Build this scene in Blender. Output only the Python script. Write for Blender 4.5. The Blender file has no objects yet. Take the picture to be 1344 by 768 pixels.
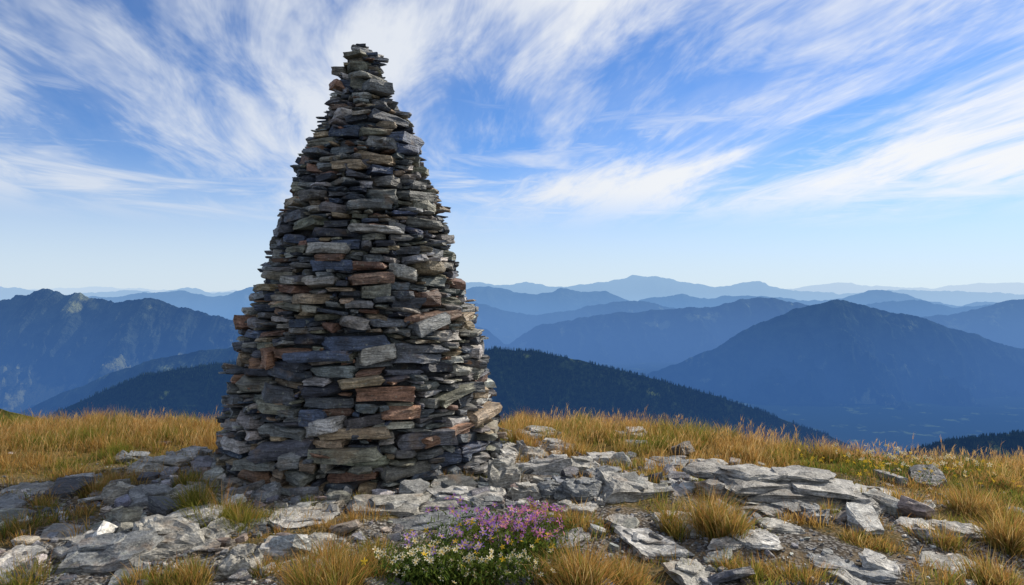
import bpy, bmesh, math, numpy as np
from mathutils import Vector
rng = np.random.default_rng(7)
F = 896.0; CAMZ = 1.6

# ---------------------------------------------------------------- helpers
def _hash(ix, iy, seed):
    h = (ix.astype(np.int64)*374761393 + iy.astype(np.int64)*668265263 + seed*1442695041) & 0xffffffff
    h = ((h ^ (h >> 13)) * 1274126177) & 0xffffffff
    h = (h ^ (h >> 16)) & 0xffffffff
    return h/4294967296.0
def vnoise(x, y, seed=0):
    x = np.asarray(x, float); y = np.asarray(y, float)
    ix = np.floor(x); iy = np.floor(y); fx = x-ix; fy = y-iy
    def g(a, b):
        ang = _hash(ix+a, iy+b, seed)*2*np.pi
        return np.cos(ang)*(fx-a)+np.sin(ang)*(fy-b)
    ux = fx*fx*fx*(fx*(fx*6-15)+10); uy = fy*fy*fy*(fy*(fy*6-15)+10)
    a = g(0,0)*(1-ux)+g(1,0)*ux; b = g(0,1)*(1-ux)+g(1,1)*ux
    return (a*(1-uy)+b*uy)*1.4
def fbm(x, y, seed=0, octv=5, gain=0.5):
    s = 0; a = 1; f = 1; t = 0
    for o in range(octv):
        s = s + a*vnoise(x*f+o*17.3, y*f-o*9.1, seed+o); t += a; a *= gain; f *= 2.03
    return s/t
def ridged(x, y, seed=0, octv=5, gain=0.5):
    s = 0; a = 1; f = 1; t = 0
    for o in range(octv):
        s = s + a*(1-np.abs(vnoise(x*f+o*7.3, y*f-o*5.1, seed+o))*1.6); t += a; a *= gain; f *= 2.1
    return s/t
def sstep(a, b, x):
    t = np.clip((x-a)/(b-a), 0, 1); return t*t*(3-2*t)

def make_mesh(name, V, T, C=None, mat=None, smooth=False, parent=None):
    me = bpy.data.meshes.new(name)
    V = np.ascontiguousarray(V, dtype=np.float32); T = np.ascontiguousarray(T, dtype=np.int32)
    k = T.shape[1]
    me.vertices.add(len(V)); me.vertices.foreach_set("co", V.ravel())
    me.loops.add(T.size); me.loops.foreach_set("vertex_index", T.ravel())
    me.polygons.add(len(T)); me.polygons.foreach_set("loop_start", np.arange(0, T.size, k, dtype=np.int32))
    me.update(calc_edges=True)
    if C is not None:
        C = np.asarray(C, dtype=np.float32)
        if C.shape[1] == 3: C = np.hstack([C, np.ones((len(C),1), np.float32)])
        at = me.color_attributes.new("Col", 'FLOAT_COLOR', 'POINT')
        at.data.foreach_set("color", np.ascontiguousarray(C, dtype=np.float32).ravel())
    if smooth: me.shade_smooth()
    else: me.shade_flat()
    if mat: me.materials.append(mat)
    ob = bpy.data.objects.new(name, me)
    bpy.context.scene.collection.objects.link(ob)
    if parent: ob.parent = parent
    return ob

class MB:
    def __init__(s): s.V=[]; s.T=[]; s.C=[]; s.n=0
    def add(s, V, T, C):
        s.V.append(V); s.T.append(T+s.n); s.C.append(C); s.n += len(V)
    def build(s, name, mat, smooth=False, parent=None):
        return make_mesh(name, np.vstack(s.V), np.vstack(s.T), np.vstack(s.C), mat, smooth, parent)

# ---------------------------------------------------------------- terrain function
def crest_y(x):
    return 9.6 - 1.5*sstep(0.0, 4.5, x) + 0.35*np.sin(x*0.9+1)
def gz(x, y):
    x = np.asarray(x, float); y = np.asarray(y, float)
    z = -0.055*np.maximum(0, y-5.4) - 0.07*np.maximum(0, x-2.0) + 0*x
    z = z + 0.06*fbm(x*0.55, y*0.55, 3, 3)*1.5 + 0.045*fbm(x*2.3, y*2.3, 9, 4)
    s1 = y-crest_y(x); s2 = np.abs(x+1)-13.0; s3 = -y-9.0
    s = np.maximum(np.maximum(s1, s2), s3)
    s = np.maximum(s+0.6, 0)
    z = z - 0.62*(np.sqrt(s*s+1.2)-math.sqrt(1.2))
    r = np.hypot(x, y)
    far = sstep(30, 500, r)
    z = z + far*60*fbm(x/300., y/300., 21, 4)
    floor = -1150 + 90*fbm(x/1800., y/1800., 31, 4)
    z = np.maximum(z, floor)
    return z
def gp(px, py):
    d = np.arange(2.0, 13.0, 0.01)
    x = (px-672)/F*d; z = CAMZ-(py-384)/F*d
    g = gz(x, d); i = np.argmax(z <= g)
    if not (z <= g).any(): i = np.argmin(np.abs(z-g))
    return x[i], d[i], g[i]

CX, CY = (478-672)/F*6.8, 6.8
def grass_cov(x, y):
    x = np.asarray(x, float); y = np.asarray(y, float)
    n = fbm(x*0.9, y*0.9, 44, 4)
    band_r = sstep(6.2, 7.1, y + 0.14*np.maximum(0, x-1) + 1.1*n)*sstep(-1.0, 0.6, x)
    band_l = sstep(6.0, 6.9, y + 0.9*n + 0.12*np.clip(-3-x, -2, 3))*sstep(-1.8, -2.6, x)
    right = sstep(3.1, 4.1, x - 0.35*(y-5) + 1.2*n)*0.9
    patches = sstep(0.10, 0.26, fbm(x*1.4, y*1.4, 71, 4))*0.8
    dc = np.hypot(x-CX, y-CY)
    g = np.maximum(np.maximum(band_r, band_l), np.maximum(right, patches))
    back = sstep(7.9, 8.5, y)
    g = np.maximum(g, back)
    return g*sstep(1.35, 1.75, dc)

# ---------------------------------------------------------------- materials
def new_mat(name):
    m = bpy.data.materials.new(name); m.use_nodes = True
    nt = m.node_tree; nt.nodes.clear()
    try: m.cycles.emission_sampling = 'NONE'
    except Exception: pass
    return m, nt
def N(nt, t, **kw):
    n = nt.nodes.new(t)
    for k, v in kw.items(): setattr(n, k, v)
    return n
def math_n(nt, op, a, b=None, c=None, clamp=False):
    n = nt.nodes.new('ShaderNodeMath'); n.operation = op; n.use_clamp = clamp
    for i, v in enumerate((a, b, c)):
        if v is None: continue
        if isinstance(v, (int, float)): n.inputs[i].default_value = v
        else: nt.links.new(v, n.inputs[i])
    return n.outputs[0]
def mixc(nt, fac, a, b, blend='MIX'):
    n = nt.nodes.new('ShaderNodeMix'); n.data_type = 'RGBA'; n.blend_type = blend
    for s, v in ((n.inputs[0], fac), (n.inputs[6], a), (n.inputs[7], b)):
        if isinstance(v, (int, float)): s.default_value = v
        elif isinstance(v, tuple): s.default_value = (*v, 1) if len(v) == 3 else v
        else: nt.links.new(v, s)
    return n.outputs[2]
def smap(nt, v, a, b, c=0.0, d=1.0):
    n = nt.nodes.new('ShaderNodeMapRange'); n.interpolation_type = 'SMOOTHSTEP'
    nt.links.new(v, n.inputs[0])
    for i, q in enumerate((a, b, c, d)): n.inputs[i+1].default_value = q
    return n.outputs[0]
def noise_n(nt, vec, scale, detail=5, rough=0.55, dist=0.0):
    n = nt.nodes.new('ShaderNodeTexNoise')
    if vec is not None: nt.links.new(vec, n.inputs['Vector'])
    n.inputs['Scale'].default_value = scale; n.inputs['Detail'].default_value = detail
    n.inputs['Roughness'].default_value = rough; n.inputs['Distortion'].default_value = dist
    return n.outputs['Fac']
def vscale(nt, vec, s):
    n = nt.nodes.new('ShaderNodeVectorMath'); n.operation = 'MULTIPLY'
    nt.links.new(vec, n.inputs[0]); n.inputs[1].default_value = s
    return n.outputs[0]
def bump(nt, h, strength, dist, prev=None):
    b = nt.nodes.new('ShaderNodeBump'); b.inputs['Strength'].default_value = strength
    b.inputs['Distance'].default_value = dist; nt.links.new(h, b.inputs['Height'])
    if prev is not None: nt.links.new(prev, b.inputs['Normal'])
    return b.outputs[0]

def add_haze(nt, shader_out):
    """paint aerial haze: emission mixed into the surface by distance from origin and altitude"""
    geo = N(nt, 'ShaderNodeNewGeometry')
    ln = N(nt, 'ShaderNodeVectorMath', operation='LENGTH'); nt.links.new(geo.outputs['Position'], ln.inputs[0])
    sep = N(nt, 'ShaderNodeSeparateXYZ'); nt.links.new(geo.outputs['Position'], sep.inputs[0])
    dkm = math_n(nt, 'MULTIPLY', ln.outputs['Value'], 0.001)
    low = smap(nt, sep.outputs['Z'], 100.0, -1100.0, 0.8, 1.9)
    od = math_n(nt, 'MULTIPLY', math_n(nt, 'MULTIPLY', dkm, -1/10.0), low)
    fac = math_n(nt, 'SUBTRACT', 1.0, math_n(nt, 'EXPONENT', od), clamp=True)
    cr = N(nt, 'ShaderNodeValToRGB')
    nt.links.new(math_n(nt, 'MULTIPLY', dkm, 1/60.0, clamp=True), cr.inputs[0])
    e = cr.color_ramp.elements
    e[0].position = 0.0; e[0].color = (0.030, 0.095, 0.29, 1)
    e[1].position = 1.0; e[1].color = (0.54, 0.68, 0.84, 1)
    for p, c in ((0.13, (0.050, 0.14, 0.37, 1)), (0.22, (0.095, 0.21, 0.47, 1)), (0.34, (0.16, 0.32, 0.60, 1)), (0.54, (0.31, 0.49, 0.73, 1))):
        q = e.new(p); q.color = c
    em = N(nt, 'ShaderNodeEmission'); nt.links.new(cr.outputs[0], em.inputs[0])  # surface glows in the haze colour, standing in for lit air
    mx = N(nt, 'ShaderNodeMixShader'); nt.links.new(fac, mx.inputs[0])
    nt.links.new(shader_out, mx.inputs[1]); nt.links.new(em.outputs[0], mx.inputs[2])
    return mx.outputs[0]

def stone_material():
    m, nt = new_mat("slate_stone")
    out = N(nt, 'ShaderNodeOutputMaterial'); bs = N(nt, 'ShaderNodeBsdfPrincipled')
    at = N(nt, 'ShaderNodeAttribute', attribute_name="Col")
    tc = N(nt, 'ShaderNodeTexCoord')
    off = N(nt, 'ShaderNodeVectorMath', operation='MULTIPLY_ADD')
    nt.links.new(at.outputs['Color'], off.inputs[0]); off.inputs[1].default_value = (37, 53, 41)
    nt.links.new(tc.outputs['Object'], off.inputs[2])
    P = off.outputs[0]
    n1 = noise_n(nt, P, 7, 5, 0.65); n2 = noise_n(nt, P, 50, 4, 0.7)
    # cleavage planes: thin layers that break into contour-like flakes on flat faces
    sp = N(nt, 'ShaderNodeSeparateXYZ'); nt.links.new(P, sp.inputs[0])
    zc = math_n(nt, 'ADD', sp.outputs['Z'], math_n(nt, 'MULTIPLY', n1, 0.07))
    cz = N(nt, 'ShaderNodeCombineXYZ')
    nt.links.new(math_n(nt, 'MULTIPLY', sp.outputs['X'], 5.0), cz.inputs[0]); nt.links.new(math_n(nt, 'MULTIPLY', sp.outputs['Y'], 5.0), cz.inputs[1])
    nt.links.new(math_n(nt, 'MULTIPLY', zc, 95.0), cz.inputs[2])
    st = noise_n(nt, cz.outputs[0], 1.0, 3, 0.6)
    v = math_n(nt, 'MULTIPLY', smap(nt, n1, 0.3, 0.7, 0.55, 1.45), smap(nt, n2, 0.3, 0.72, 0.65, 1.35))
    v = math_n(nt, 'MULTIPLY', v, smap(nt, st, 0.3, 0.7, 0.6, 1.35))
    comb = N(nt, 'ShaderNodeCombineXYZ')
    for i in range(3): nt.links.new(v, comb.inputs[i])
    c = mixc(nt, 1.0, at.outputs['Color'], comb.outputs[0], 'MULTIPLY')
    rust = smap(nt, noise_n(nt, P, 4.0, 4, 0.6), 0.55, 0.70, 0, 0.45)
    c = mixc(nt, rust, c, (0.22, 0.14, 0.075))
    li = smap(nt, noise_n(nt, P, 24, 4, 0.75), 0.60, 0.67, 0, 0.5)
    c = mixc(nt, li, c, (0.36, 0.37, 0.29))
    nt.links.new(c, bs.inputs['Base Color'])
    bs.inputs['Roughness'].default_value = 0.58
    bs.inputs['Specular IOR Level'].default_value = 0.45
    b = bump(nt, st, 1.0, 0.016); b = bump(nt, n2, 0.8, 0.010, b); b = bump(nt, n1, 0.6, 0.03, b)
    nt.links.new(b, bs.inputs['Normal']); nt.links.new(bs.outputs[0], out.inputs[0])
    return m
def leaf_material(name, trans=0.45):
    m, nt = new_mat(name)
    out = N(nt, 'ShaderNodeOutputMaterial')
    at = N(nt, 'ShaderNodeAttribute', attribute_name="Col")
    d = N(nt, 'ShaderNodeBsdfDiffuse'); t = N(nt, 'ShaderNodeBsdfTranslucent')
    nt.links.new(at.outputs['Color'], d.inputs[0]); nt.links.new(at.outputs['Color'], t.inputs[0])
    mx = N(nt, 'ShaderNodeMixShader'); mx.inputs[0].default_value = trans
    nt.links.new(d.outputs[0], mx.inputs[1]); nt.links.new(t.outputs[0], mx.inputs[2])
    nt.links.new(mx.outputs[0], out.inputs[0])
    return m
def ground_material():
    m, nt = new_mat("alpine_soil")
    out = N(nt, 'ShaderNodeOutputMaterial'); bs = N(nt, 'ShaderNodeBsdfDiffuse')
    at = N(nt, 'ShaderNodeAttribute', attribute_name="Col")
    sp = N(nt, 'ShaderNodeSeparateColor'); nt.links.new(at.outputs['Color'], sp.inputs[0])
    geo = N(nt, 'ShaderNodeNewGeometry'); P = geo.outputs['Position']
    n1 = noise_n(nt, P, 3, 5, 0.65); n2 = noise_n(nt, P, 30, 5, 0.7)
    vor = N(nt, 'ShaderNodeTexVoronoi'); vor.inputs['Scale'].default_value = 42; nt.links.new(P, vor.inputs['Vector'])
    grav = mixc(nt, smap(nt, n2, 0.35, 0.65), (0.16, 0.15, 0.135), (0.38, 0.36, 0.33))
    grav = mixc(nt, smap(nt, vor.outputs['Distance'], 0.15, 0.7), grav, (0.06, 0.053, 0.045))
    soil = mixc(nt, smap(nt, n1, 0.35, 0.65), (0.09, 0.066, 0.04), (0.20, 0.15, 0.09))
    near = mixc(nt, smap(nt, n1, 0.50, 0.64, 0, 0.7), grav, soil)
    gr = mixc(nt, smap(nt, n2, 0.35, 0.65), (0.07, 0.065, 0.02), (0.22, 0.145, 0.055))
    gf = math_n(nt, 'MULTIPLY', sp.outputs['Red'], smap(nt, n2, 0.2, 0.5, 0.6, 1.0))
    near = mixc(nt, gf, near, gr)
    ln = N(nt, 'ShaderNodeVectorMath', operation='LENGTH'); nt.links.new(P, ln.inputs[0])
    nf = noise_n(nt, P, 0.0035, 6, 0.65)
    far = mixc(nt, smap(nt, nf, 0.58, 0.64), (0.022, 0.042, 0.02), (0.13, 0.19, 0.06))
    col = mixc(nt, smap(nt, ln.outputs['Value'], 40, 400), near, far)
    nt.links.new(col, bs.inputs[0])
    b = bump(nt, vor.outputs['Distance'], 0.6, -0.015); b = bump(nt, n2, 0.7, 0.02, b)
    nt.links.new(b, bs.inputs['Normal'])
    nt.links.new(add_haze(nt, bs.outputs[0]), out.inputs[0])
    return m
def mountain_material(name, forest, meadow, thr, scale, bscale=0.02):
    m, nt = new_mat(name)
    out = N(nt, 'ShaderNodeOutputMaterial'); bs = N(nt, 'ShaderNodeBsdfDiffuse')
    geo = N(nt, 'ShaderNodeNewGeometry'); P = geo.outputs['Position']
    n = noise_n(nt, P, scale, 7, 0.62); f = noise_n(nt, P, bscale, 5, 0.7)
    c = mixc(nt, smap(nt, f, 0.35, 0.65), tuple(v*0.5 for v in forest), tuple(v*1.4 for v in forest))
    c = mixc(nt, smap(nt, n, thr, thr+0.05), c, meadow)
    nt.links.new(c, bs.inputs[0])
    nt.links.new(bump(nt, f, 1.0, 0.5/bscale), bs.inputs['Normal'])
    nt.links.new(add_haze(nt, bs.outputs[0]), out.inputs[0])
    return m

M_STONE = stone_material(); M_GRASS = leaf_material("grass_blade", 0.55)
M_PETAL = leaf_material("flower_petal", 0.3); M_GROUND = ground_material()

# ---------------------------------------------------------------- ground sheet
def build_ground():
    a1 = np.radians(np.arange(-50, 50.01, 0.2)); a2 = np.radians(np.arange(52, 309, 2.0))
    A = np.concatenate([a1, a2])
    r = [0.3]
    while r[-1] < 2.5: r.append(r[-1]+0.1)
    while r[-1] < 12.5: r.append(r[-1]+0.03)
    st = 0.03
    while r[-1] < 140000:
        st = min(st*1.12, r[-1]*0.045); r.append(r[-1]+st)
    R = np.array(r)
    rr, aa = np.meshgrid(R, A, indexing='ij')
    x = rr*np.sin(aa); y = rr*np.cos(aa); z = gz(x, y)
    V = np.stack([x, y, z], -1).reshape(-1, 3)
    n, m = len(R), len(A)
    i = np.arange(n-1)[:, None]; j = np.arange(m)[None, :]; j2 = (j+1) % m
    Q = np.stack([i*m+j+0*j2, i*m+j2, (i+1)*m+j2, (i+1)*m+j+0*j2], -1).reshape(-1, 4)
    Q = Q[:, ::-1]
    c = grass_cov(x, y).ravel()
    C = np.stack([c, c, c], -1)
    make_mesh("ground", V, Q, C, M_GROUND, smooth=True)
build_ground()

# ---------------------------------------------------------------- mountains
def ridge(name, pts, D, mat, slope=0.55, gully=0.30, lam=None, rough=0.0025, nx=1000, floor=-1200, seed=1, back=0.5):
    pts = np.array(pts, float)
    lam = lam or D*0.05
    x0 = (pts[0,0]-672)/F*D; x1 = (pts[-1,0]-672)/F*D
    cx = (pts[:,0]-672)/F*D; cz = CAMZ-(pts[:,1]-384)/F*D
    def crest(x):
        w = D*0.004
        z = (np.interp(x, cx, cz)*2+np.interp(x-w, cx, cz)+np.interp(x+w, cx, cz))/4
        return z + D*rough*(2.2*(ridged(x/lam*0.9, 0*x+seed+0.37, seed, 6, 0.58)-0.70) + 1.0*fbm(x/lam*2.3, 0*x+seed, seed+2, 5, 0.6))
    def cy(x): return D + 0.5*lam*fbm(x/lam/2, 0*x+5, seed+3, 3)
    def H(x, y):
        dy = y-cy(x); sl = np.where(dy < 0, slope, back)
        ad = np.abs(dy)
        wx = x + lam*0.5*fbm(x/lam, y/lam, seed+11, 3)
        rg = ridged(wx/lam, y/(lam*2.6), seed+5, 6, 0.55)
        rg2 = ridged(wx/lam/2.7+3.1, y/(lam*7), seed+15, 3, 0.5)
        carve = np.minimum(ad, lam*1.5)*gully*2.2*(rg-1.0) + np.minimum(ad, lam*4)*gully*0.9*(rg2-1.0)
        broad = np.minimum(ad, lam*3)*0.12*(fbm(x/lam/2.5, y/lam/2.5, seed+40, 2)-0.25)
        return crest(x) - sl*ad + carve + broad
    top = max(cz)-floor
    f = np.linspace(0, 1, 170)**1.4*(top/slope*1.0); b = np.linspace(0, 1, 16)[1:]*(top/back*0.6)
    dy = np.concatenate([-f[::-1], b])
    xs = np.linspace(x0, x1, nx)
    X, DY = np.meshgrid(xs, dy, indexing='ij'); Y = cy(X)+DY
    Z = np.maximum(H(X, Y), floor-50)
    n, m = X.shape
    V = np.stack([X, Y, Z], -1).reshape(-1, 3)
    i = np.arange(n-1)[:, None]; j = np.arange(m-1)[None, :]
    Q = np.stack([i*m+j, (i+1)*m+j, (i+1)*m+j+1, i*m+j+1], -1).reshape(-1, 4)
    make_mesh(name, V, Q, None, mat, smooth=True)
    return H, cy, (x0, x1), top/slope

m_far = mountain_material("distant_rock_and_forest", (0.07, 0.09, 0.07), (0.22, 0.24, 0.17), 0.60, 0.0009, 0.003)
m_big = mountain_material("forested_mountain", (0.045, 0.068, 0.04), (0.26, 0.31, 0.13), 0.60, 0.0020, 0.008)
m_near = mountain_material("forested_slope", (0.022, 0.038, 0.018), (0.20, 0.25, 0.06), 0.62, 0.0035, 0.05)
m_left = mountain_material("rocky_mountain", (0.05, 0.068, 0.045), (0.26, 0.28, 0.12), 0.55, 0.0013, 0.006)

ridge("mountain_range", [(-300,382),(10,381),(120,376),(260,382),(640,377),(700,374),(850,392),(960,386),(1040,379),(1070,374),(1095,370),(1130,374),(1190,377),(1230,377),(1275,372),(1344,371),(1500,368),(1700,374)], 50000, m_far, slope=0.35, rough=0.0018, seed=13)
ridge("mountain_range", [(-300,380),(0,377),(22,376),(40,380),(90,386),(150,383),(175,380),(205,385),(245,377),(280,384),(330,382),(400,378),(480,384),(560,372),(625,370),(640,373),(660,375),(690,370),(705,372),(740,376),(765,374),(800,368),(822,365),(832,361),(845,364),(862,362),(880,367),(900,371),(950,375),(975,371),(990,369),(1010,375),(1050,381),(1100,385),(1180,380),(1300,384),(1500,388),(1700,384)], 32000, m_far, slope=0.35, rough=0.0024, seed=3)
ridge("mountain_range", [(-300,395),(60,396),(110,390),(150,388),(190,384),(230,381),(260,385),(285,388),(330,376),(400,385),(520,372),(600,380),(625,376),(660,379),(680,384),(700,385),(720,382),(737,377),(760,383),(790,381),(815,389),(830,395),(870,388),(895,386),(930,392),(975,387),(1010,390),(1060,394),(1100,391),(1130,384),(1150,380),(1175,384),(1200,390),(1230,396),(1262,400),(1290,396),(1320,398),(1344,390),(1400,380),(1450,382),(1700,386)], 20000, m_far, slope=0.38, rough=0.0026, seed=23)
ridge("mountain_range", [(560,400),(620,396),(650,404),(700,412),(760,404),(800,397),(830,393),(860,398),(900,408),(950,402),(1050,405),(1150,398),(1200,392),(1250,404),(1300,400),(1344,392),(1500,396)], 16000, m_big, slope=0.40, rough=0.0026, seed=29)
ridge("mountain_range", [(450,420),(560,415),(640,432),(665,455),(690,436),(705,426),(740,422),(770,416),(800,411),(835,410),(870,405),(905,402),(935,404),(960,396),(990,391),(1012,390),(1040,397),(1080,402),(1120,404),(1200,416),(1250,412),(1290,404),(1320,395),(1344,391),(1380,386),(1420,384),(1700,400)], 12500, m_big, slope=0.42, rough=0.0024, seed=33)
ridge("forested_mountain", [(640,600),(740,545),(800,520),(850,492),(880,478),(910,468),(950,448),(990,427),(1030,410),(1060,400),(1082,395),(1095,393),(1112,396),(1135,399),(1170,410),(1200,414),(1240,427),(1280,438),(1310,449),(1344,458),(1450,475),(1700,500)], 8200, m_big, slope=0.45, gully=0.46, rough=0.0026, seed=43)
ridge("forested_mountain", [(-400,400),(-150,402),(-40,398),(0,395),(18,390),(35,386),(48,382),(60,379),(72,383),(85,390),(96,387),(105,385),(118,390),(135,394),(150,397),(172,393),(200,390),(215,396),(235,402),(262,408),(300,420),(340,428),(400,440),(520,470),(640,520)], 7600, m_left, slope=0.5, gully=0.42, rough=0.0042, seed=53)
ridge("forested_mountain", [(-200,575),(0,552),(40,535),(80,516),(120,500),(160,484),(200,472),(250,462),(300,456),(400,450),(520,470),(620,520)], 5200, m_big, slope=0.45, rough=0.002, seed=63)
HA = ridge("forested_ridge", [(420,500),(560,470),(650,458),(700,460),(760,472),(830,490),(900,508),(1000,538),(1100,577),(1200,625),(1300,680)], 3000, m_near, slope=0.5, rough=0.0018, lam=300, seed=73)
HB = ridge("forested_ridge", [(-300,620),(0,568),(60,548),(100,528),(130,514),(180,494),(250,482),(320,474),(420,470),(520,480),(640,520)], 3000, m_near, slope=0.5, rough=0.0025, lam=300, seed=83)
HC = ridge("forested_ridge", [(1080,640),(1190,592),(1250,580),(1300,571),(1344,566),(1450,556),(1650,560)], 1700, m_near, slope=0.45, rough=0.002, lam=150, seed=93)

def forest(name, specs):
    Vs, Ts = [], []; n0 = 0
    for (H, cy, (x0, x1), ext), cnt, hmin, hmax, maxdy, thr, seed in specs:
        x = rng.uniform(x0, x1, cnt); dy = -maxdy*rng.random(cnt)**1.3+maxdy*0.03
        y = cy(x)+dy
        keep = fbm(x/180, y/180, seed, 3) < thr; x = x[keep]; y = y[keep]; k = len(x)
        z = H(x, y); h = rng.uniform(hmin, hmax, k); r = h*rng.uniform(.17, .24, k)
        a0 = rng.uniform(0, 6.28, k)
        P = []
        for (zz, rr) in ((-0.05, 1.0), (0.45, 0.55)):
            for q in range(5):
                an = a0+q*2*np.pi/5
                P.append(np.stack([x+np.cos(an)*r*rr, y+np.sin(an)*r*rr, z+h*zz], -1))
        P.append(np.stack([x, y, z+h*0.62], -1)); P.append(np.stack([x, y, z+h], -1))
        P = np.stack(P, 1)
        T = [(q, (q+1) % 5, 10) for q in range(5)]+[(5+q, 5+(q+1) % 5, 11) for q in range(5)]
        T = np.array(T)[None]+(np.arange(k)*12)[:, None, None]+n0
        Vs.append(P.reshape(-1, 3)); Ts.append(T.reshape(-1, 3)); n0 += k*12
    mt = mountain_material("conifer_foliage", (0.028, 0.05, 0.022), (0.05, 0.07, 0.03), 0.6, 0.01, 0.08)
    make_mesh(name, np.vstack(Vs), np.vstack(Ts), None, mt)
forest("conifer_forest", [(HA, 30000, 9, 19, 800, 0.22, 5), (HB, 24000, 9, 19, 700, 0.12, 6), (HC, 16000, 6, 11, 400, 0.22, 7)])

# near green hillside beyond the crest at the left
m_hill, nt = new_mat("meadow")
o = N(nt, 'ShaderNodeOutputMaterial'); d = N(nt, 'ShaderNodeBsdfDiffuse'); g = N(nt, 'ShaderNodeNewGeometry')
nt.links.new(mixc(nt, smap(nt, noise_n(nt, g.outputs['Position'], 0.35, 6, 0.7), .35, .65), (0.06, 0.08, 0.022), (0.19, 0.17, 0.05)), d.inputs[0])
nt.links.new(bump(nt, noise_n(nt, g.outputs['Position'], 1.5, 5, 0.7), 0.8, 0.5), d.inputs['Normal']); nt.links.new(d.outputs[0], o.inputs[0])
ridge("grassy_hill", [(-500,500),(-200,515),(0,536),(50,547),(110,566),(180,600),(260,650)], 70, m_hill, slope=0.5, rough=0.002, lam=12, seed=99, floor=-40, nx=240)

# ---------------------------------------------------------------- stone prototypes
def proto(kind, seed, cuts=2, amp=0.016):
    r = np.random.default_rng(seed)
    bm = bmesh.new(); pts = []
    if kind == 'plate':      # angular slate plate: sharp-cornered polygon, near-vertical broken edges
        n = r.integers(4, 7)
        base = {4: [40, 140, 220, 320], 5: [30, 100, 155, 215, 325], 6: [25, 80, 150, 205, 265, 335]}[int(n)]
        for b in base:
            a = math.radians(b+r.uniform(-20, 20)); c, s = math.cos(a), math.sin(a)
            q = min(0.5/max(abs(c), 1e-3), 0.5/max(abs(s), 1e-3))*r.uniform(0.72, 1.0)
            zt = r.uniform(0.22, 0.5); zb = r.uniform(0.26, 0.5)
            k1, k2 = r.uniform(0.82, 1.0, 2)
            pts.append((c*q*k1, s*q*k1, zt)); pts.append((c*q*k2, s*q*k2, -zb))
            if r.random() < .5: pts.append((c*q*1.02, s*q*1.02, r.uniform(-.3, .3)))
    else:
        n = r.integers(6, 9); an = np.sort((np.arange(n)+r.uniform(-.38, .38, n))/n*2*np.pi)
        p = 3.0 if kind == 'block' else 2.2
        for a in an:
            c, s = math.cos(a), math.sin(a)
            q = (abs(c)**p+abs(s)**p)**(-1/p)*r.uniform(0.80, 1.0)*0.5
            k1, k2 = r.uniform(0.80, 1.0, 2)
            pts.append((c*q, s*q, r.uniform(-.2, .2)))
            pts.append((c*q*k1, s*q*k1, r.uniform(0.24, 0.5))); pts.append((c*q*k2, s*q*k2, -r.uniform(0.26, 0.5)))
    vs = [bm.verts.new(v) for v in pts]
    bmesh.ops.convex_hull(bm, input=vs)
    bmesh.ops.delete(bm, geom=[e for e in bm.verts if not e.link_faces], context='VERTS')
    if cuts:
        bmesh.ops.subdivide_edges(bm, edges=bm.edges[:], cuts=cuts, use_grid_fill=True)
        bmesh.ops.triangulate(bm, faces=bm.faces[:])
    bmesh.ops.recalc_face_normals(bm, faces=bm.faces[:])
    bm.verts.index_update()
    V = np.array([v.co[:] for v in bm.verts]); T = np.array([[v.index for v in f.verts] for f in bm.faces])
    bm.free()
    if cuts:
        ph = r.uniform(0, 6.28, 12)
        for k, (fx, fy, fz) in enumerate(((5, 3, 4), (3, 7, 2), (11, 6, 5), (7, 13, 8), (17, 15, 6))):
            w = amp/(1+k*0.2)
            V[:, 0] += w*np.sin(fx*V[:, 1]+fz*V[:, 2]+ph[k]); V[:, 1] += w*np.sin(fy*V[:, 0]+fz*V[:, 2]+ph[k+5])
            V[:, 2] += w*1.6*np.sin(fx*V[:, 0]+fy*V[:, 1]+ph[k+3])
        if cuts > 3:   # terraced cleavage steps on the broad faces
            g = fbm(V[:, 0]*2.2+seed, V[:, 1]*2.2, seed, 3)
            V[:, 2] += np.where(V[:, 2] > 0, np.floor(g*5)/5*0.5, 0)+r.normal(0, .012, len(V))
            V[:, :2] *= 1+(0.10*fbm(np.arctan2(V[:, 1], V[:, 0])*3, V[:, 2]*3+seed, seed+1, 3))[:, None]
        lev = np.floor((V[:, 2]+0.5)*r.integers(3, 6)); off = r.uniform(-0.05, 0.05, (14, 2))
        V[:, :2] *= 1+off[np.clip(lev.astype(int), 0, 13)]
    return V, T
PRO = [proto(('plate', 'plate', 'block', 'plate', 'rnd')[k % 5], 100+k, 2) for k in range(70)]
SLAB = [proto(('plate', 'rnd', 'plate')[k % 3], 300+k, 7, 0.014) for k in range(24)]
PEB = [proto('rnd', 500+k, 0) for k in range(24)]
NP = len(PRO)

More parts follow.
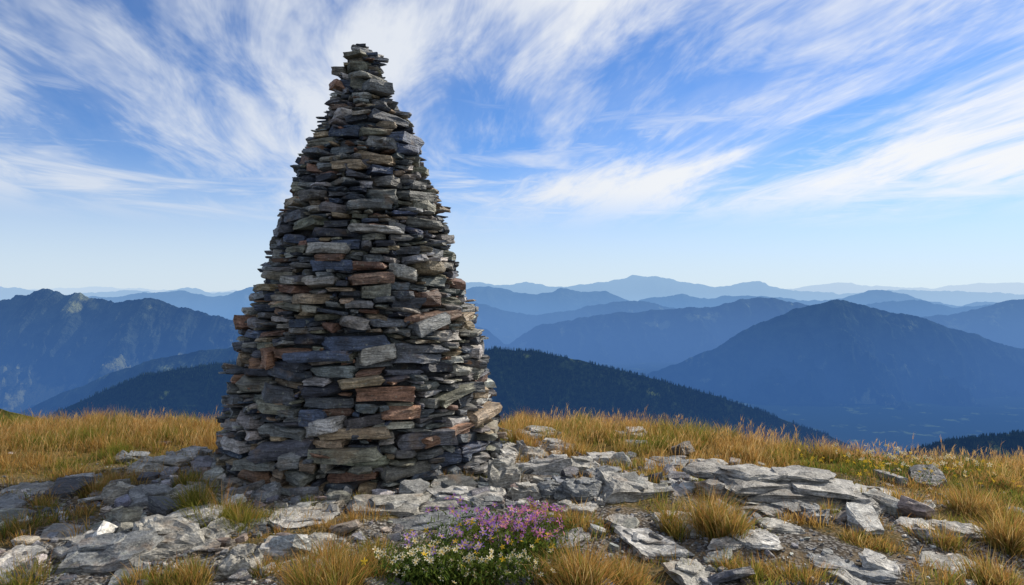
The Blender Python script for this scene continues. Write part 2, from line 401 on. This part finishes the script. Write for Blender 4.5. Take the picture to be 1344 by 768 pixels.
PAL = np.array([(0.105,0.115,0.125),(0.17,0.175,0.17),(0.045,0.052,0.065),(0.29,0.275,0.235),(0.27,0.205,0.13),
                (0.26,0.145,0.09),(0.19,0.185,0.135),(0.13,0.127,0.117),(0.065,0.085,0.13),(0.36,0.345,0.31),(0.19,0.11,0.075)])
PW = np.array([.18,.15,.15,.11,.10,.045,.11,.10,.06,.045,.035]); PW /= PW.sum()
def stone_col(k=1.0, grey=0.0):
    c = PAL[rng.choice(len(PAL), p=PW)]*rng.uniform(0.6, 1.3)*k
    c = c*(1-grey)+c.mean()*np.array((1.02, 1.0, .94))*grey
    return c*rng.uniform(0.95, 1.05, 3)
def rotm(yaw, pitch, roll):
    cy, sy = math.cos(yaw), math.sin(yaw); cp, sp = math.cos(pitch), math.sin(pitch); cr, sr = math.cos(roll), math.sin(roll)
    Rz = np.array([[cy,-sy,0],[sy,cy,0],[0,0,1]]); Rx = np.array([[1,0,0],[0,cp,-sp],[0,sp,cp]]); Ry = np.array([[cr,0,sr],[0,1,0],[-sr,0,cr]])
    return Rz@Rx@Ry
def put(mb, pr, pos, size, yaw=0, pitch=0, roll=0, col=(.2,.2,.2)):
    V, T = pr
    P = (V*np.array(size))
    if rng.random() < .5: P = P*np.array([-1, 1, 1]); T = T[:, ::-1]
    P = P@rotm(yaw, pitch, roll).T+np.array(pos)
    mb.add(P, T, np.tile(np.asarray(col), (len(P), 1)))

# ---------------------------------------------------------------- cairn
prof = np.array([(57,13),(80,20),(100,29),(150,53),(200,75),(250,94),(300,109),(350,125),(400,141),(450,155),(500,167),(550,177),(600,185),(640,190),(700,196)], float)
pz = CAMZ-(prof[:,0]-384)*6.8/F; pr_ = prof[:,1]*6.8/F
def rad(z): return float(np.interp(z, pz[::-1], pr_[::-1]))
cairn = MB()
NB = 420
ground_ring = np.array([float(gz(CX+1.4*math.sin(t), CY-1.4*math.cos(t))) for t in np.linspace(0, 2*np.pi, NB, endpoint=False)])
h = ground_ring-0.08
TOPZ = 3.90
cnt = 0
while cnt < 5000:
    i = int(np.argmin(h+rng.uniform(0, 0.012, NB))); z0 = h[i]
    if z0 > TOPZ: break
    r = max(rad(z0), 0.11); sc = np.interp(z0, [0, 2, 4], [1.12, 0.92, 0.66])
    w = float(np.clip(rng.lognormal(math.log(0.21), 0.50), 0.07, 0.60))*sc
    t = float(np.clip(w*rng.uniform(0.10, 0.36), 0.022, 0.10))
    if rng.random() < 0.09: t = min(t*1.7, 0.15)
    nb = max(3, int(w/(2*np.pi*r)*NB)); nb = min(nb, NB//3)
    lo = hi = 0; tol = max(0.55*t, .02)
    side = rng.random() < .5
    while lo+hi+1 < nb:
        cl = abs(h[(i-lo-1) % NB]-z0) < tol; ch = abs(h[(i+hi+1) % NB]-z0) < tol
        if not cl and not ch: break
        if cl and (side or not ch): lo += 1
        elif ch: hi += 1
        if rng.random() < 0.02: side = not side
    span = lo+hi+1
    w = span/NB*2*np.pi*r
    if w < 0.06: t = 0.025
    t = min(t, max(w*0.7, 0.025))
    idx = np.arange(i-lo, i+hi+1) % NB
    hl = h[(i-lo) % NB]; hr = h[(i+hi) % NB]
    zb = float(np.mean(h[idx]))
    roll = -math.atan2((hr-hl)*0.6, max(w, .1))+rng.normal(0, 0.06)
    th = ((i+(hi-lo)/2)/NB)*2*np.pi
    dep = min(rng.uniform(0.22, 0.40), 1.7*r)
    rr = r-dep/2+rng.normal(0.0, 0.028)+(0.05 if rng.random() < .12 else 0)
    pos = (CX+rr*math.sin(th), CY-rr*math.cos(th), zb+t/2)
    put(cairn, PRO[rng.integers(NP)], pos, (w*rng.uniform(1.0, 1.18), dep, t*rng.uniform(0.95, 1.12)),
        th+rng.normal(0, 0.20), rng.normal(0.0, 0.10), roll, stone_col())
    lin = np.linspace(-.5, .5, span)*(hr-hl)*0.6
    h[idx] = zb+t+lin+rng.uniform(-.003, .008)
    cnt += 1
# cap stones
for (dx, dy, z, w, d, t, yaw) in ((0,0,3.86,.38,.32,.07,.3),(-.04,-.05,3.91,.32,.28,.05,1.2),(.04,.0,3.95,.30,.24,.045,.2),(-.02,0,3.99,.25,.2,.04,.8),(-.03,.0,4.03,.19,.16,.035,.4),(-.03,.0,4.06,.12,.12,.03,.4),(.16,-.05,3.90,.24,.2,.03,.2)):
    put(cairn, PRO[rng.integers(NP)], (CX+dx, CY+dy, z), (w, d, t*1.25), yaw, rng.normal(0, .06), rng.normal(0, .06), stone_col())
# larger face stones as in the photo
for (px, py, w, t, roll, ci) in ((472,107,.24,.18,.5,6),(504,187,.40,.13,.06,1),(455,215,.34,.12,-.05,4),(428,325,.42,.11,.03,3),(496,300,.5,.08,.04,9),(436,349,.42,.12,0.02,8),(386,368,.5,.08,-.02,3),
                             (537,396,.40,.13,.05,2),(497,466,.40,.15,-.1,3),(416,468,.6,.10,-.05,8),(567,425,.45,.12,-.3,1),(409,551,.26,.16,.05,8),(444,600,.75,.13,-.03,6),(379,606,.18,.18,.1,1),
                             (466,571,.66,.11,.02,4),(589,573,.62,.10,-.15,5),(531,543,.44,.12,.03,5),(349,536,.5,.09,.08,6),(602,517,.5,.09,-.3,6),(349,470,.12,.2,.05,5),(610,415,.4,.1,.0,4)):
    rr0 = 1.0
    for _ in range(6):
        y = CY-rr0; x = (px-672)/F*y; z = CAMZ-(py-384)/F*y
        rr0 = math.sqrt(max(rad(z)**2-(x-CX)**2, 0.0))
    y = CY-rr0; x = (px-672)/F*y; z = CAMZ-(py-384)/F*y
    th = math.atan2(x-CX, CY-y)
    put(cairn, PRO[(5*rng.integers(14)+rng.integers(2)) % NP], (x-0.075*math.sin(th), y+0.075*math.cos(th), z), (w, .28, t), th, 0.0, roll, PAL[ci]*rng.uniform(1.0, 1.25))
cairn_par = bpy.data.objects.new("stone_cairn", None); bpy.context.scene.collection.objects.link(cairn_par)
cairn.build("stacked_stones", M_STONE, parent=cairn_par)
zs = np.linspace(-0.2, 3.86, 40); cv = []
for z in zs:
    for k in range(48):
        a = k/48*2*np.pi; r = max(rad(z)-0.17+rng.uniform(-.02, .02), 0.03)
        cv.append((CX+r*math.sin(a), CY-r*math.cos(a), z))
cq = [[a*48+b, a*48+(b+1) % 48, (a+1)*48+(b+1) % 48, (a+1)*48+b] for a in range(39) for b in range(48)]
make_mesh("light_block_core", np.array(cv), np.array(cq), np.tile([[.04, .04, .04]], (len(cv), 1)), M_STONE, parent=cairn_par)  # dark solid core added to block light and keep the gaps dark

# ---------------------------------------------------------------- slabs on the ground (px, py, width_px, depth_m, thick, yaw, pitch, roll)
slabs = [(512,670,125,.42,.09,.05,.06,.02),(615,658,112,.30,.08,-.05,.08,.08),(575,692,160,.36,.07,.12,.06,-.10),(662,640,48,.24,.27,.1,0,.12),
 (705,577,84,.38,.14,-.2,.06,.03),(690,600,64,.3,.12,.1,.15,.15),(716,622,80,.34,.14,.1,.08,-.16),(765,652,66,.32,.14,.1,0,.10),(838,655,104,.5,.15,.0,.10,.08),
 (856,722,74,.5,.07,.3,.05,.08),(1070,682,46,.24,.09,0,.08,0),(1022,695,58,.25,.05,.2,0,.08),(1160,748,52,.24,.07,-.3,.15,.15),
 (312,752,60,.26,.14,.2,.14,-.05),(372,727,66,.3,.07,0,.08,.05),(135,742,124,.5,.14,.35,.08,-.12),(215,716,128,.38,.14,-.1,.10,.10),(240,690,90,.3,.09,0,.10,-.1),(190,662,80,.34,.12,-.4,.12,.18),
 (155,658,44,.22,.14,.5,.1,.45),(100,634,50,.25,.06,.1,0,.03),(205,620,74,.42,.14,.1,.1,.10),(245,606,64,.4,.14,.1,.1,.1),(170,607,44,.3,.09,0,.1,.1),(80,705,70,.3,.05,0,.05,0.05),(22,735,50,.3,.05,0,.1,0),
 (330,700,60,.28,.07,.2,.1,0),(285,705,50,.28,.08,-.2,.1,0.1),(735,592,54,.3,.12,0,.1,.1),(760,618,50,.3,.13,.2,.1,.15),(800,608,62,.34,.09,.2,.05,.08),(790,630,54,.3,.1,.2,.1,-.05),
 (690,655,44,.22,.12,.2,.05,.1),(830,575,44,.3,.12,.1,.1,0),(880,612,60,.34,.07,.1,.05,0),(930,618,60,.36,.08,0,.05,.05),(1225,692,50,.25,.05,0,.05,.03),(960,655,50,.3,.06,0,.05,.08),
 (880,690,40,.25,.07,0,.05,.05),(725,650,40,.2,.1,0,.1,.1),(420,722,60,.3,.06,0,.1,.03),(395,690,84,.34,.06,0,.05,.06),(350,655,44,.28,.11,0,.1,-.15),(230,655,50,.28,.08,0,.1,-.1),
 (450,640,70,.3,.08,.1,.1,0),(820,690,50,.3,.05,.4,.05,0.06),(660,610,50,.3,.14,.3,.15,.3),(640,668,44,.2,.07,.4,.1,.1),(745,672,40,.2,.07,.6,.1,.1),(995,712,70,.34,.05,.2,.03,.04),(1100,748,60,.3,.05,-.2,.05,.04),(910,760,66,.3,.06,.3,.05,.06)]
for k, (px, py, wp, d, t, yaw, pi, ro) in enumerate(slabs):
    x, y, z = gp(px, py); w = wp/F*y*1.05
    mb = MB(); c = PAL[[3,9,1,3,9,3,9,1][k % 8]]*rng.uniform(.95, 1.2)
    put(mb, SLAB[(k*7) % 24], (0, 0, 0), (w, d*1.1, t), yaw, pi, ro, c)
    if t >= .06:  # split laminations on thicker blocks
        put(mb, SLAB[(k+7) % 24], (rng.uniform(-.03, .03), .02, -t*.45), (w*1.06, d*1.1, t*.7), yaw+rng.normal(0, .2), pi*.8, ro*.7, c*.75)
        put(mb, SLAB[(k+12) % 24], (rng.uniform(-.2, .2)*w, .05, t*.42), (w*.6, d*.65, t*.3), yaw+rng.normal(0, .3), pi, ro, c*1.05)
    ob = mb.build("rock_slab", M_STONE); ob.location = (x, y+d*0.1, z+t*0.26)
# broken outcrop on the right
out_ = MB()
x, y, z = gp(1058, 668)
for (dx, dy, dz, w, d, t, yaw, ro) in ((0,.12,-.02,1.16,.62,.12,.05,.03),(.04,.16,.06,1.06,.55,.09,-.08,.05),(-.18,.22,.12,.86,.5,.08,.12,.04),(.22,.20,.11,.66,.45,.07,-.15,.08),(-.28,.32,.18,.66,.42,.07,.2,.03),(.10,.34,.17,.6,.40,.05,.0,.07),
                                       (-.52,.30,.10,.46,.4,.12,.3,-.08),(-.60,.5,.16,.5,.4,.08,.1,.05),(.50,.04,.0,.34,.3,.13,.4,.14),(-.05,-.16,-.04,.5,.3,.07,.1,.1),(.30,-.2,-.04,.3,.22,.08,.6,.1),(-.42,-.05,.0,.4,.3,.1,.2,.1)):
    put(out_, SLAB[rng.integers(24)], (dx, dy, dz), (w, d, t), yaw, .07, ro, np.array((.25, .237, .207))*rng.uniform(.6, 1.3))
ob = out_.build("rock_outcrop", M_STONE); ob.location = (x, y, z)

# rubble and gravel
rub = MB()
RX = rng.uniform(-5.5, 4.8, 9000); RY = rng.uniform(3.2, 8.4, 9000); RG = grass_cov(RX, RY); RZ = gz(RX, RY); RN = fbm(RX*1.2, RY*1.2, 61, 3)
for x, y, g, z, nn in zip(RX, RY, RG, RZ, RN):
    dc = math.hypot(x-CX, y-CY)
    p = 0.10*max(0, 1+3*nn)+0.9*math.exp(-max(dc-1.45, 0)/0.28)+0.38*math.exp(-((x-0.6)**2/0.7+(y-6.2)**2/1.1))+0.14*(x < -1.8)
    p *= (1-g*0.9)
    if dc < 1.4 or rng.random() > p*0.55: continue
    w = float(np.clip(rng.lognormal(math.log(.12), .55), .04, .38)); t = w*rng.uniform(.15, .5)
    put(rub, PRO[rng.integers(NP)], (x, y, z+t*.25), (w, w*rng.uniform(.5, 1), t), rng.uniform(0, 6.3), rng.normal(0, .24), rng.normal(0, .24), stone_col(1.6, .6))
k = 0
while k < 60:   # bedrock plates showing through the turf
    x = rng.uniform(-4.6, 4.4); y = rng.uniform(3.7, 7.4)
    if math.hypot(x-CX, y-CY) < 1.6 or float(grass_cov(x, y)) > .35: continue
    w = rng.uniform(.16, .5); t = rng.uniform(.04, .08); k += 1
    put(rub, SLAB[rng.integers(24)], (x, y, float(gz(x, y))+t*.1), (w, w*rng.uniform(.5, .9), t), rng.uniform(0, 6.3), rng.normal(0, .07), rng.normal(0, .07), PAL[[3,9,1,3][rng.integers(4)]]*rng.uniform(.85, 1.2))
rub.build("rock_rubble", M_STONE)
grv = MB()
X = rng.uniform(-6, 7, 80000); Y = rng.uniform(2.8, 8.4, 80000)
G = grass_cov(X, Y); nn = fbm(X*1.1, Y*1.1, 55, 3); Zg = gz(X, Y); DC = np.hypot(X-CX, Y-CY)
keep = (rng.random(80000) < (1-G)*(.15+.85*sstep(-.3, .25, nn))*0.42) & (DC > 1.35)
for x, y, z in zip(X[keep], Y[keep], Zg[keep]):
    w = min(.012*(1/(rng.random()+.07))**.75, .09); c = stone_col(1.7, .5)
    put(grv, PEB[rng.integers(24)], (x, y, z+w*.1), (w, w*.8, w*rng.uniform(.3, .6)), rng.uniform(0, 6.3), rng.normal(0, .3), rng.normal(0, .3), c)
grv.build("gravel", M_STONE)

# ---------------------------------------------------------------- grass
def blades(mb, root, h, w, lean, az, cb, ct):
    n = len(root); t = np.array([0, .35, .7, 1.0])
    dirx = np.stack([np.cos(az), np.sin(az), 0*az], -1)
    fa = rng.uniform(0, np.pi, n); side = np.stack([np.cos(fa), np.sin(fa), 0*fa], -1)
    V = []; C = []
    for k, tt in enumerate(t):
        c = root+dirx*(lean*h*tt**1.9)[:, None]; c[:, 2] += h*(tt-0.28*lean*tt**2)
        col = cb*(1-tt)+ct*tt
        if k < 3:
            ww = (w*(1-0.75*tt**1.5))[:, None]*0.5
            V += [c-side*ww, c+side*ww]; C += [col, col]
        else: V.append(c); C.append(col)
    V = np.stack(V, 1).reshape(-1, 3); C = np.stack(C, 1).reshape(-1, 3)
    T = np.array([(0,1,3),(0,3,2),(2,3,5),(2,5,4),(4,5,6)])[None]+(np.arange(n)*7)[:, None, None]
    mb.add(V, T.reshape(-1, 3), C)

GOLD = np.array((0.61, 0.345, 0.105)); STRAW = np.array((0.68, 0.49, 0.23)); RUSTY = np.array((0.48, 0.21, 0.065))
GREEN = np.array((0.10, 0.135, 0.025)); YGREEN = np.array((0.29, 0.27, 0.05)); DGREEN = np.array((0.05, 0.085, 0.02))
def tuft(mb, x, y, n, R, H, green=0.3, lean=0.7, wid=.005):
    """x,y arrays allowed: n blades per tuft"""
    x = np.repeat(np.atleast_1d(x), n); y = np.repeat(np.atleast_1d(y), n)
    R = np.repeat(np.atleast_1d(R), n) if np.ndim(R) else np.full(len(x), R); H = np.repeat(np.atleast_1d(H), n) if np.ndim(H) else np.full(len(x), H)
    green = np.repeat(np.atleast_1d(green), n)[:, None] if np.ndim(green) else green
    n = len(x)
    rr = R*np.sqrt(rng.random(n))*rng.uniform(.3, 1, n); aa = rng.uniform(0, 2*np.pi, n)
    rx = x+rr*np.cos(aa); ry = y+rr*np.sin(aa)
    root = np.stack([rx, ry, gz(rx, ry)-.01], -1)
    az = aa+rng.normal(0, .6, n); h = H*rng.uniform(.35, 1.15, n)*(1-.25*rr/R)
    le = lean*(0.25+.75*rr/R)*rng.uniform(.4, 1.4, n)
    k = rng.random((n, 1)); gm = rng.random((n, 1)) < green
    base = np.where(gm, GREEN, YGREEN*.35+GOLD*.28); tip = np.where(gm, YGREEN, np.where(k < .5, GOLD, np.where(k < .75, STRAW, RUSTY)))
    v = rng.uniform(.65, 1.2, (n, 1))
    blades(mb, root, h, wid*rng.uniform(.6, 1.3, n), le, az, base*v, tip*v)

gr = MB()
NC = 62000
X = rng.uniform(-9.5, 9.5, NC); Y = rng.uniform(3.0, 10.6, NC)
G = grass_cov(X, Y); CYs = crest_y(X)
clump = sstep(-.30, .22, fbm(X*2.6, Y*2.6, 33, 3))
keep = (rng.random(NC) < G*(0.25+0.75*clump)) & (Y < CYs+0.9) & (np.abs(X) < Y*.86+.4)
X = X[keep]; Y = Y[keep]; gn = fbm(X*1.1, Y*1.1, 91, 4)
tall = (0.50+0.50*sstep(6.6, 7.8, Y))*(0.6+0.75*clump[keep])
gg = np.clip(.26+gn*2.2, .03, .9)
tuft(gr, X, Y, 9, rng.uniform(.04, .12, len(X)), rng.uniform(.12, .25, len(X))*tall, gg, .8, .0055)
gr.build("alpine_grass", M_GRASS)
# dry seed stalks along the crest
sk = MB(); n = 9000
x = rng.uniform(-8.5, 8.5, n); y = rng.uniform(5.5, 9.0, n); kk = (rng.random(n) < grass_cov(x, y)*sstep(-.3, .3, fbm(x*.9, y*.9, 17, 3))*sstep(5.5, 7.5, y)) & (np.hypot(x-CX, y-CY) > 1.7) & (y < crest_y(x)+.1)
x = x[kk]; y = y[kk]; n = len(x)
root = np.stack([x, y, gz(x, y)], -1); hh = rng.uniform(.16, .31, n)*(1+.3*(rng.random(n) < .07)); az = rng.normal(0.4, .9, n); le = rng.uniform(.1, .7, n)
v = rng.uniform(.8, 1.2, (n, 1))
blades(sk, root, hh*1.05, np.full(n, .0042), le, az, GOLD*.8*v, STRAW*v)
tip = root+np.stack([np.cos(az), np.sin(az), 0*az], -1)*(le*hh*.62)[:, None]; tip[:, 2] += hh*(.78-.28*le*.6)
for s in range(3):
    blades(sk, tip+rng.normal(0, .002, (n, 3)), hh*.22, np.full(n, .0036), rng.uniform(.2, .7, n), az+rng.normal(0, .8, n), GOLD*v, STRAW*v)
sk.build("dry_seed_grass", M_GRASS)

tufts = [(925,702,900,.22,.33,.45,.9),(950,708,420,.18,.28,.35,.9),(890,702,360,.15,.22,.5,.9),(765,696,420,.22,.15,.5,.9),(735,688,200,.13,.1,.5,.9),(1180,664,360,.17,.2,.3,.9),(1290,678,600,.22,.28,.25,.9),(1330,720,600,.22,.32,.25,.9),
 (1035,612,300,.18,.2,.4,.8),(1095,606,300,.19,.22,.3,.8),(1125,712,260,.18,.1,.4,1),(1155,720,200,.15,.1,.4,1),(1240,716,280,.15,.16,.4,.9),(1300,772,500,.2,.22,.3,.9),(1000,752,340,.2,.12,.4,1),(1060,765,340,.24,.13,.35,1),(960,748,200,.14,.12,.5,1),
 (440,774,800,.24,.26,.4,.9),(480,758,460,.20,.2,.45,.9),(385,774,400,.16,.2,.35,.9),(760,774,800,.25,.28,.3,.9),(720,768,320,.17,.18,.4,.9),(810,772,500,.17,.22,.25,.9),(345,752,200,.12,.12,.5,.9),(420,742,320,.18,.22,.4,.9),
 (130,652,360,.17,.2,.35,.9),(150,640,280,.14,.17,.3,.9),(55,668,160,.12,.09,.5,1),(290,684,640,.24,.24,.97,.9),(260,670,460,.2,.26,.97,.9),(320,692,420,.2,.2,.97,.9),(240,640,260,.14,.2,.8,.9),(350,690,260,.18,.14,.95,.9),
 (610,640,300,.18,.14,.9,.9),(580,636,220,.15,.12,.9,.9),(560,645,140,.11,.09,.9,.9),(470,655,160,.16,.08,.9,1),(420,662,170,.14,.1,.9,1),(1085,676,160,.12,.12,.5,.9),(940,630,200,.16,.12,.5,.9),(760,600,240,.14,.22,.3,.8),(820,596,220,.14,.18,.4,.8),
 (20,700,260,.22,.14,.8,.9),(40,764,340,.24,.14,.85,.9),(230,766,320,.2,.14,.85,.9),(255,770,260,.14,.16,.4,.9),(680,582,300,.14,.26,.2,.7),(870,632,110,.1,.08,.6,1),(1200,700,160,.13,.1,.4,1),(180,768,160,.12,.14,.7,1),
 (780,578,300,.2,.24,.3,.8),(900,590,300,.2,.22,.3,.8),(975,600,240,.16,.2,.25,.8),(1150,690,140,.12,.1,.4,1),(1310,640,300,.2,.22,.2,.9),(700,720,160,.12,.12,.8,.9),(640,700,120,.12,.08,.8,.9),(500,720,140,.14,.1,.6,1)]
tf = MB()
for (px, py, n, R, H, g, le) in tufts:
    x, y, z = gp(px, py)
    for q in range(4):   # uneven, lopsided clumps
        a = rng.uniform(0, 6.3); rr = R*rng.uniform(.1, .6)
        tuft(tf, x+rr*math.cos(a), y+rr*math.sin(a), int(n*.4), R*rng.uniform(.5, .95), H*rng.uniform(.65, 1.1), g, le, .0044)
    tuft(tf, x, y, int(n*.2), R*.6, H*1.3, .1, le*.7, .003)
tf.build("grass_tuft", M_GRASS)

# ---------------------------------------------------------------- wild flowers
def flowers(mb, pts, size, col, cen):
    for p in pts:
        tl = rng.normal(0, .45, 2); s = size*rng.uniform(.7, 1.25); a0 = rng.uniform(0, 6.3); c = np.array(col)*rng.uniform(.75, 1.2)
        R = rotm(0, tl[0]+.6, tl[1]); V = [(0, 0, 0)]; T = []; C = [cen]
        for q in range(5):
            a = a0+q*2*np.pi/5; b = len(V)
            V += [(.5*s*math.cos(a-.42), .5*s*math.sin(a-.42), .12*s), (s*math.cos(a-.15), s*math.sin(a-.15), .22*s), (s*math.cos(a+.15), s*math.sin(a+.15), .22*s), (.5*s*math.cos(a+.42), .5*s*math.sin(a+.42), .12*s)]
            T += [(0, b, b+1), (0, b+1, b+2), (0, b+2, b+3)]; C += [c]*4
        b = len(V); V += [(.22*s*math.cos(k*2.1), .22*s*math.sin(k*2.1), .2*s) for k in range(3)]+[(0, 0, .34*s)]; C += [cen]*4
        T += [(b, b+1, b+3), (b+1, b+2, b+3), (b+2, b, b+3)]
        mb.add(np.array(V)@R.T+p, np.array(T), np.array([tuple(q) for q in C]))
def flower_patch(name, specs, leafn):
    par = bpy.data.objects.new(name, None); bpy.context.scene.collection.objects.link(par)
    lf = MB(); fl = MB()
    for (px, py, sx, sy, n, hmin, hmax, size, col, cen) in specs:
        x, y, z = gp(px, py)
        fx = x+rng.normal(0, sx, n); fy = y+rng.normal(0, sy, n); fz = gz(fx, fy)
        hh = rng.uniform(hmin, hmax, n); az = rng.uniform(0, 6.3, n); le = rng.uniform(0, .3, n); root = np.stack([fx, fy, fz], -1)
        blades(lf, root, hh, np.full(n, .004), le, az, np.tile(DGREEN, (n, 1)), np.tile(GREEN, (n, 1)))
        tipp = root+np.stack([np.cos(az), np.sin(az), 0*az], -1)*(le*hh)[:, None]; tipp[:, 2] += hh*(1-.28*le)
        flowers(fl, tipp, size, col, cen)
        m = n*leafn; fx = x+rng.normal(0, sx*1.1, m); fy = y+rng.normal(0, sy*1.1, m)
        root = np.stack([fx, fy, gz(fx, fy)+rng.uniform(0, hmax*.7, m)], -1)
        cc = np.where(rng.random((m, 1)) < .65, GREEN*1.1, DGREEN*1.3)*rng.uniform(.7, 1.5, (m, 1))
        blades(lf, root, rng.uniform(.015, .045, m), rng.uniform(.006, .013, m), rng.uniform(.4, 1.6, m), rng.uniform(0, 6.3, m), cc*.8, cc)
    lf.build("leaves", M_GRASS, parent=par); fl.build("blossoms", M_PETAL, parent=par)
W = (.85, .82, .66); PU = (.45, .13, .70); MG = (.68, .14, .58); VI = (.24, .12, .68); YE = (.88, .55, .04); YC = (.8, .55, .06)
flower_patch("wildflower_clump", [(695,735,.13,.12,52,.14,.30,.024,MG,YC),(645,735,.14,.12,60,.16,.34,.024,PU,YC),(700,728,.08,.10,26,.12,.28,.023,PU,(.6,.45,.1)),(600,750,.13,.10,38,.10,.28,.022,VI,YC),(580,764,.13,.08,90,.08,.2,.018,W,YC),(545,762,.09,.08,66,.07,.18,.018,W,YC),(615,755,.2,.14,26,.12,.24,.019,YE,YC),(655,768,.16,.06,46,.07,.17,.016,W,YC)], 22)
flower_patch("wildflowers", [(1200,622,.40,.25,80,.12,.22,.021,W,YC),(1185,632,.45,.3,44,.1,.2,.020,YE,YC),(1290,640,.4,.3,24,.1,.2,.018,YE,YC),(1100,625,.5,.3,16,.1,.2,.017,YE,YC)], 8)

# ---------------------------------------------------------------- sky and light
SUN_EL = math.radians(35); SUN_AZ = math.radians(52)     # azimuth measured clockwise from +Y
sd = Vector((math.sin(SUN_AZ)*math.cos(SUN_EL), math.cos(SUN_AZ)*math.cos(SUN_EL), math.sin(SUN_EL)))
L = bpy.data.lights.new("sun", 'SUN'); L.energy = 5.0; L.angle = math.radians(0.53); L.color = (1.0, 0.92, 0.80)
lo = bpy.data.objects.new("sun", L); bpy.context.scene.collection.objects.link(lo)
lo.rotation_euler = sd.to_track_quat('Z', 'Y').to_euler()

w = bpy.data.worlds.new("World"); bpy.context.scene.world = w; w.use_nodes = True
nt = w.node_tree; nt.nodes.clear()
out = N(nt, 'ShaderNodeOutputWorld'); bg = N(nt, 'ShaderNodeBackground'); bg.inputs[1].default_value = 0.10
sky = N(nt, 'ShaderNodeTexSky', sky_type='NISHITA'); sky.sun_disc = False; sky.sun_elevation = SUN_EL; sky.sun_rotation = SUN_AZ
sky.altitude = 2000; sky.air_density = 1.0; sky.dust_density = 0.6; sky.ozone_density = 2.0
tc = N(nt, 'ShaderNodeTexCoord'); sp = N(nt, 'ShaderNodeSeparateXYZ'); nt.links.new(tc.outputs['Generated'], sp.inputs[0])
zz = math_n(nt, 'ADD', math_n(nt, 'MAXIMUM', sp.outputs['Z'], 0.0), 0.10)
u = math_n(nt, 'DIVIDE', sp.outputs['X'], zz); v = math_n(nt, 'DIVIDE', sp.outputs['Y'], zz)
ang = math.atan2(-0.16, 1.0)   # streak axis on the cloud deck
ca, sa = math.cos(ang), math.sin(ang)
al = math_n(nt, 'ADD', math_n(nt, 'MULTIPLY', u, sa), math_n(nt, 'MULTIPLY', v, ca))
ac = math_n(nt, 'SUBTRACT', math_n(nt, 'MULTIPLY', u, ca), math_n(nt, 'MULTIPLY', v, sa))
cb = N(nt, 'ShaderNodeCombineXYZ'); nt.links.new(ac, cb.inputs[0]); nt.links.new(al, cb.inputs[1])
wn = N(nt, 'ShaderNodeTexNoise'); nt.links.new(cb.outputs[0], wn.inputs['Vector']); wn.inputs['Scale'].default_value = 0.30; wn.inputs['Detail'].default_value = 2
wm = N(nt, 'ShaderNodeVectorMath', operation='MULTIPLY_ADD'); nt.links.new(wn.outputs['Color'], wm.inputs[0]); wm.inputs[1].default_value = (0.9, 0.9, 0); nt.links.new(cb.outputs[0], wm.inputs[2])
Pn = wm.outputs[0]
streak = noise_n(nt, vscale(nt, Pn, (1.25, 0.36, 1)), 1.0, 6, 0.60, 0.35)
wisp = noise_n(nt, vscale(nt, Pn, (4.2, 1.2, 1)), 1.0, 5, 0.68, 0.5)
cover = noise_n(nt, vscale(nt, Pn, (0.55, 0.50, 1)), 1.0, 2, 0.5)
s = math_n(nt, 'ADD', math_n(nt, 'MULTIPLY', streak, 0.60), math_n(nt, 'MULTIPLY', wisp, 0.26))
s = math_n(nt, 'ADD', s, math_n(nt, 'MULTIPLY', cover, 0.34))
s = math_n(nt, 'ADD', s, math_n(nt, 'MULTIPLY', sp.outputs['X'], 0.03))
mask = smap(nt, s, 0.50, 0.68)
fade = smap(nt, sp.outputs['Z'], 0.08, 0.15)
mask = math_n(nt, 'MULTIPLY', mask, fade)
thin = math_n(nt, 'MULTIPLY', smap(nt, streak, 0.35, 0.7, 0.0, 0.4), smap(nt, sp.outputs['Z'], 0.05, 0.2))
mask = math_n(nt, 'MAXIMUM', mask, thin)
# low, nearly level wisps far away
dirn = N(nt, 'ShaderNodeCombineXYZ')
azm = math_n(nt, 'ARCTAN2', sp.outputs['X'], sp.outputs['Y'])
nt.links.new(math_n(nt, 'MULTIPLY', azm, 3.0), dirn.inputs[0]); nt.links.new(math_n(nt, 'MULTIPLY', sp.outputs['Z'], 24.0), dirn.inputs[1])
lown = noise_n(nt, dirn.outputs[0], 1.0, 5, 0.62, 0.6)
lowm = math_n(nt, 'MULTIPLY', smap(nt, lown, 0.46, 0.70, 0.0, 0.85), math_n(nt, 'MULTIPLY', smap(nt, sp.outputs['Z'], 0.07, 0.13), smap(nt, sp.outputs['Z'], 0.30, 0.19)))
mask = math_n(nt, 'MAXIMUM', mask, lowm)
mask = math_n(nt, 'MULTIPLY', mask, 0.95)
skyc = mixc(nt, 1.0, sky.outputs[0], (0.66, 0.98, 1.38), 'MULTIPLY')
hz = smap(nt, sp.outputs['Z'], 0.22, 0.0, 0.0, 0.85)
skyc = mixc(nt, hz, skyc, (6.9, 7.8, 8.7))
cloudc = mixc(nt, smap(nt, sp.outputs['X'], -0.5, 0.5), (7.4, 7.9, 8.7), (9.4, 9.5, 9.6))
nt.links.new(mixc(nt, mask, skyc, cloudc), bg.inputs[0]); nt.links.new(bg.outputs[0], out.inputs[0])

cam = bpy.data.cameras.new("camera"); cam.lens = 24; cam.sensor_width = 36; cam.clip_end = 300000; cam.clip_start = 0.05
co = bpy.data.objects.new("camera", cam); bpy.context.scene.collection.objects.link(co)
co.location = (0, 0, CAMZ); co.rotation_euler = (math.radians(90), 0, 0)
sc = bpy.context.scene; sc.camera = co
sc.view_settings.view_transform = 'Standard'; sc.view_settings.look = 'None'; sc.view_settings.exposure = 0
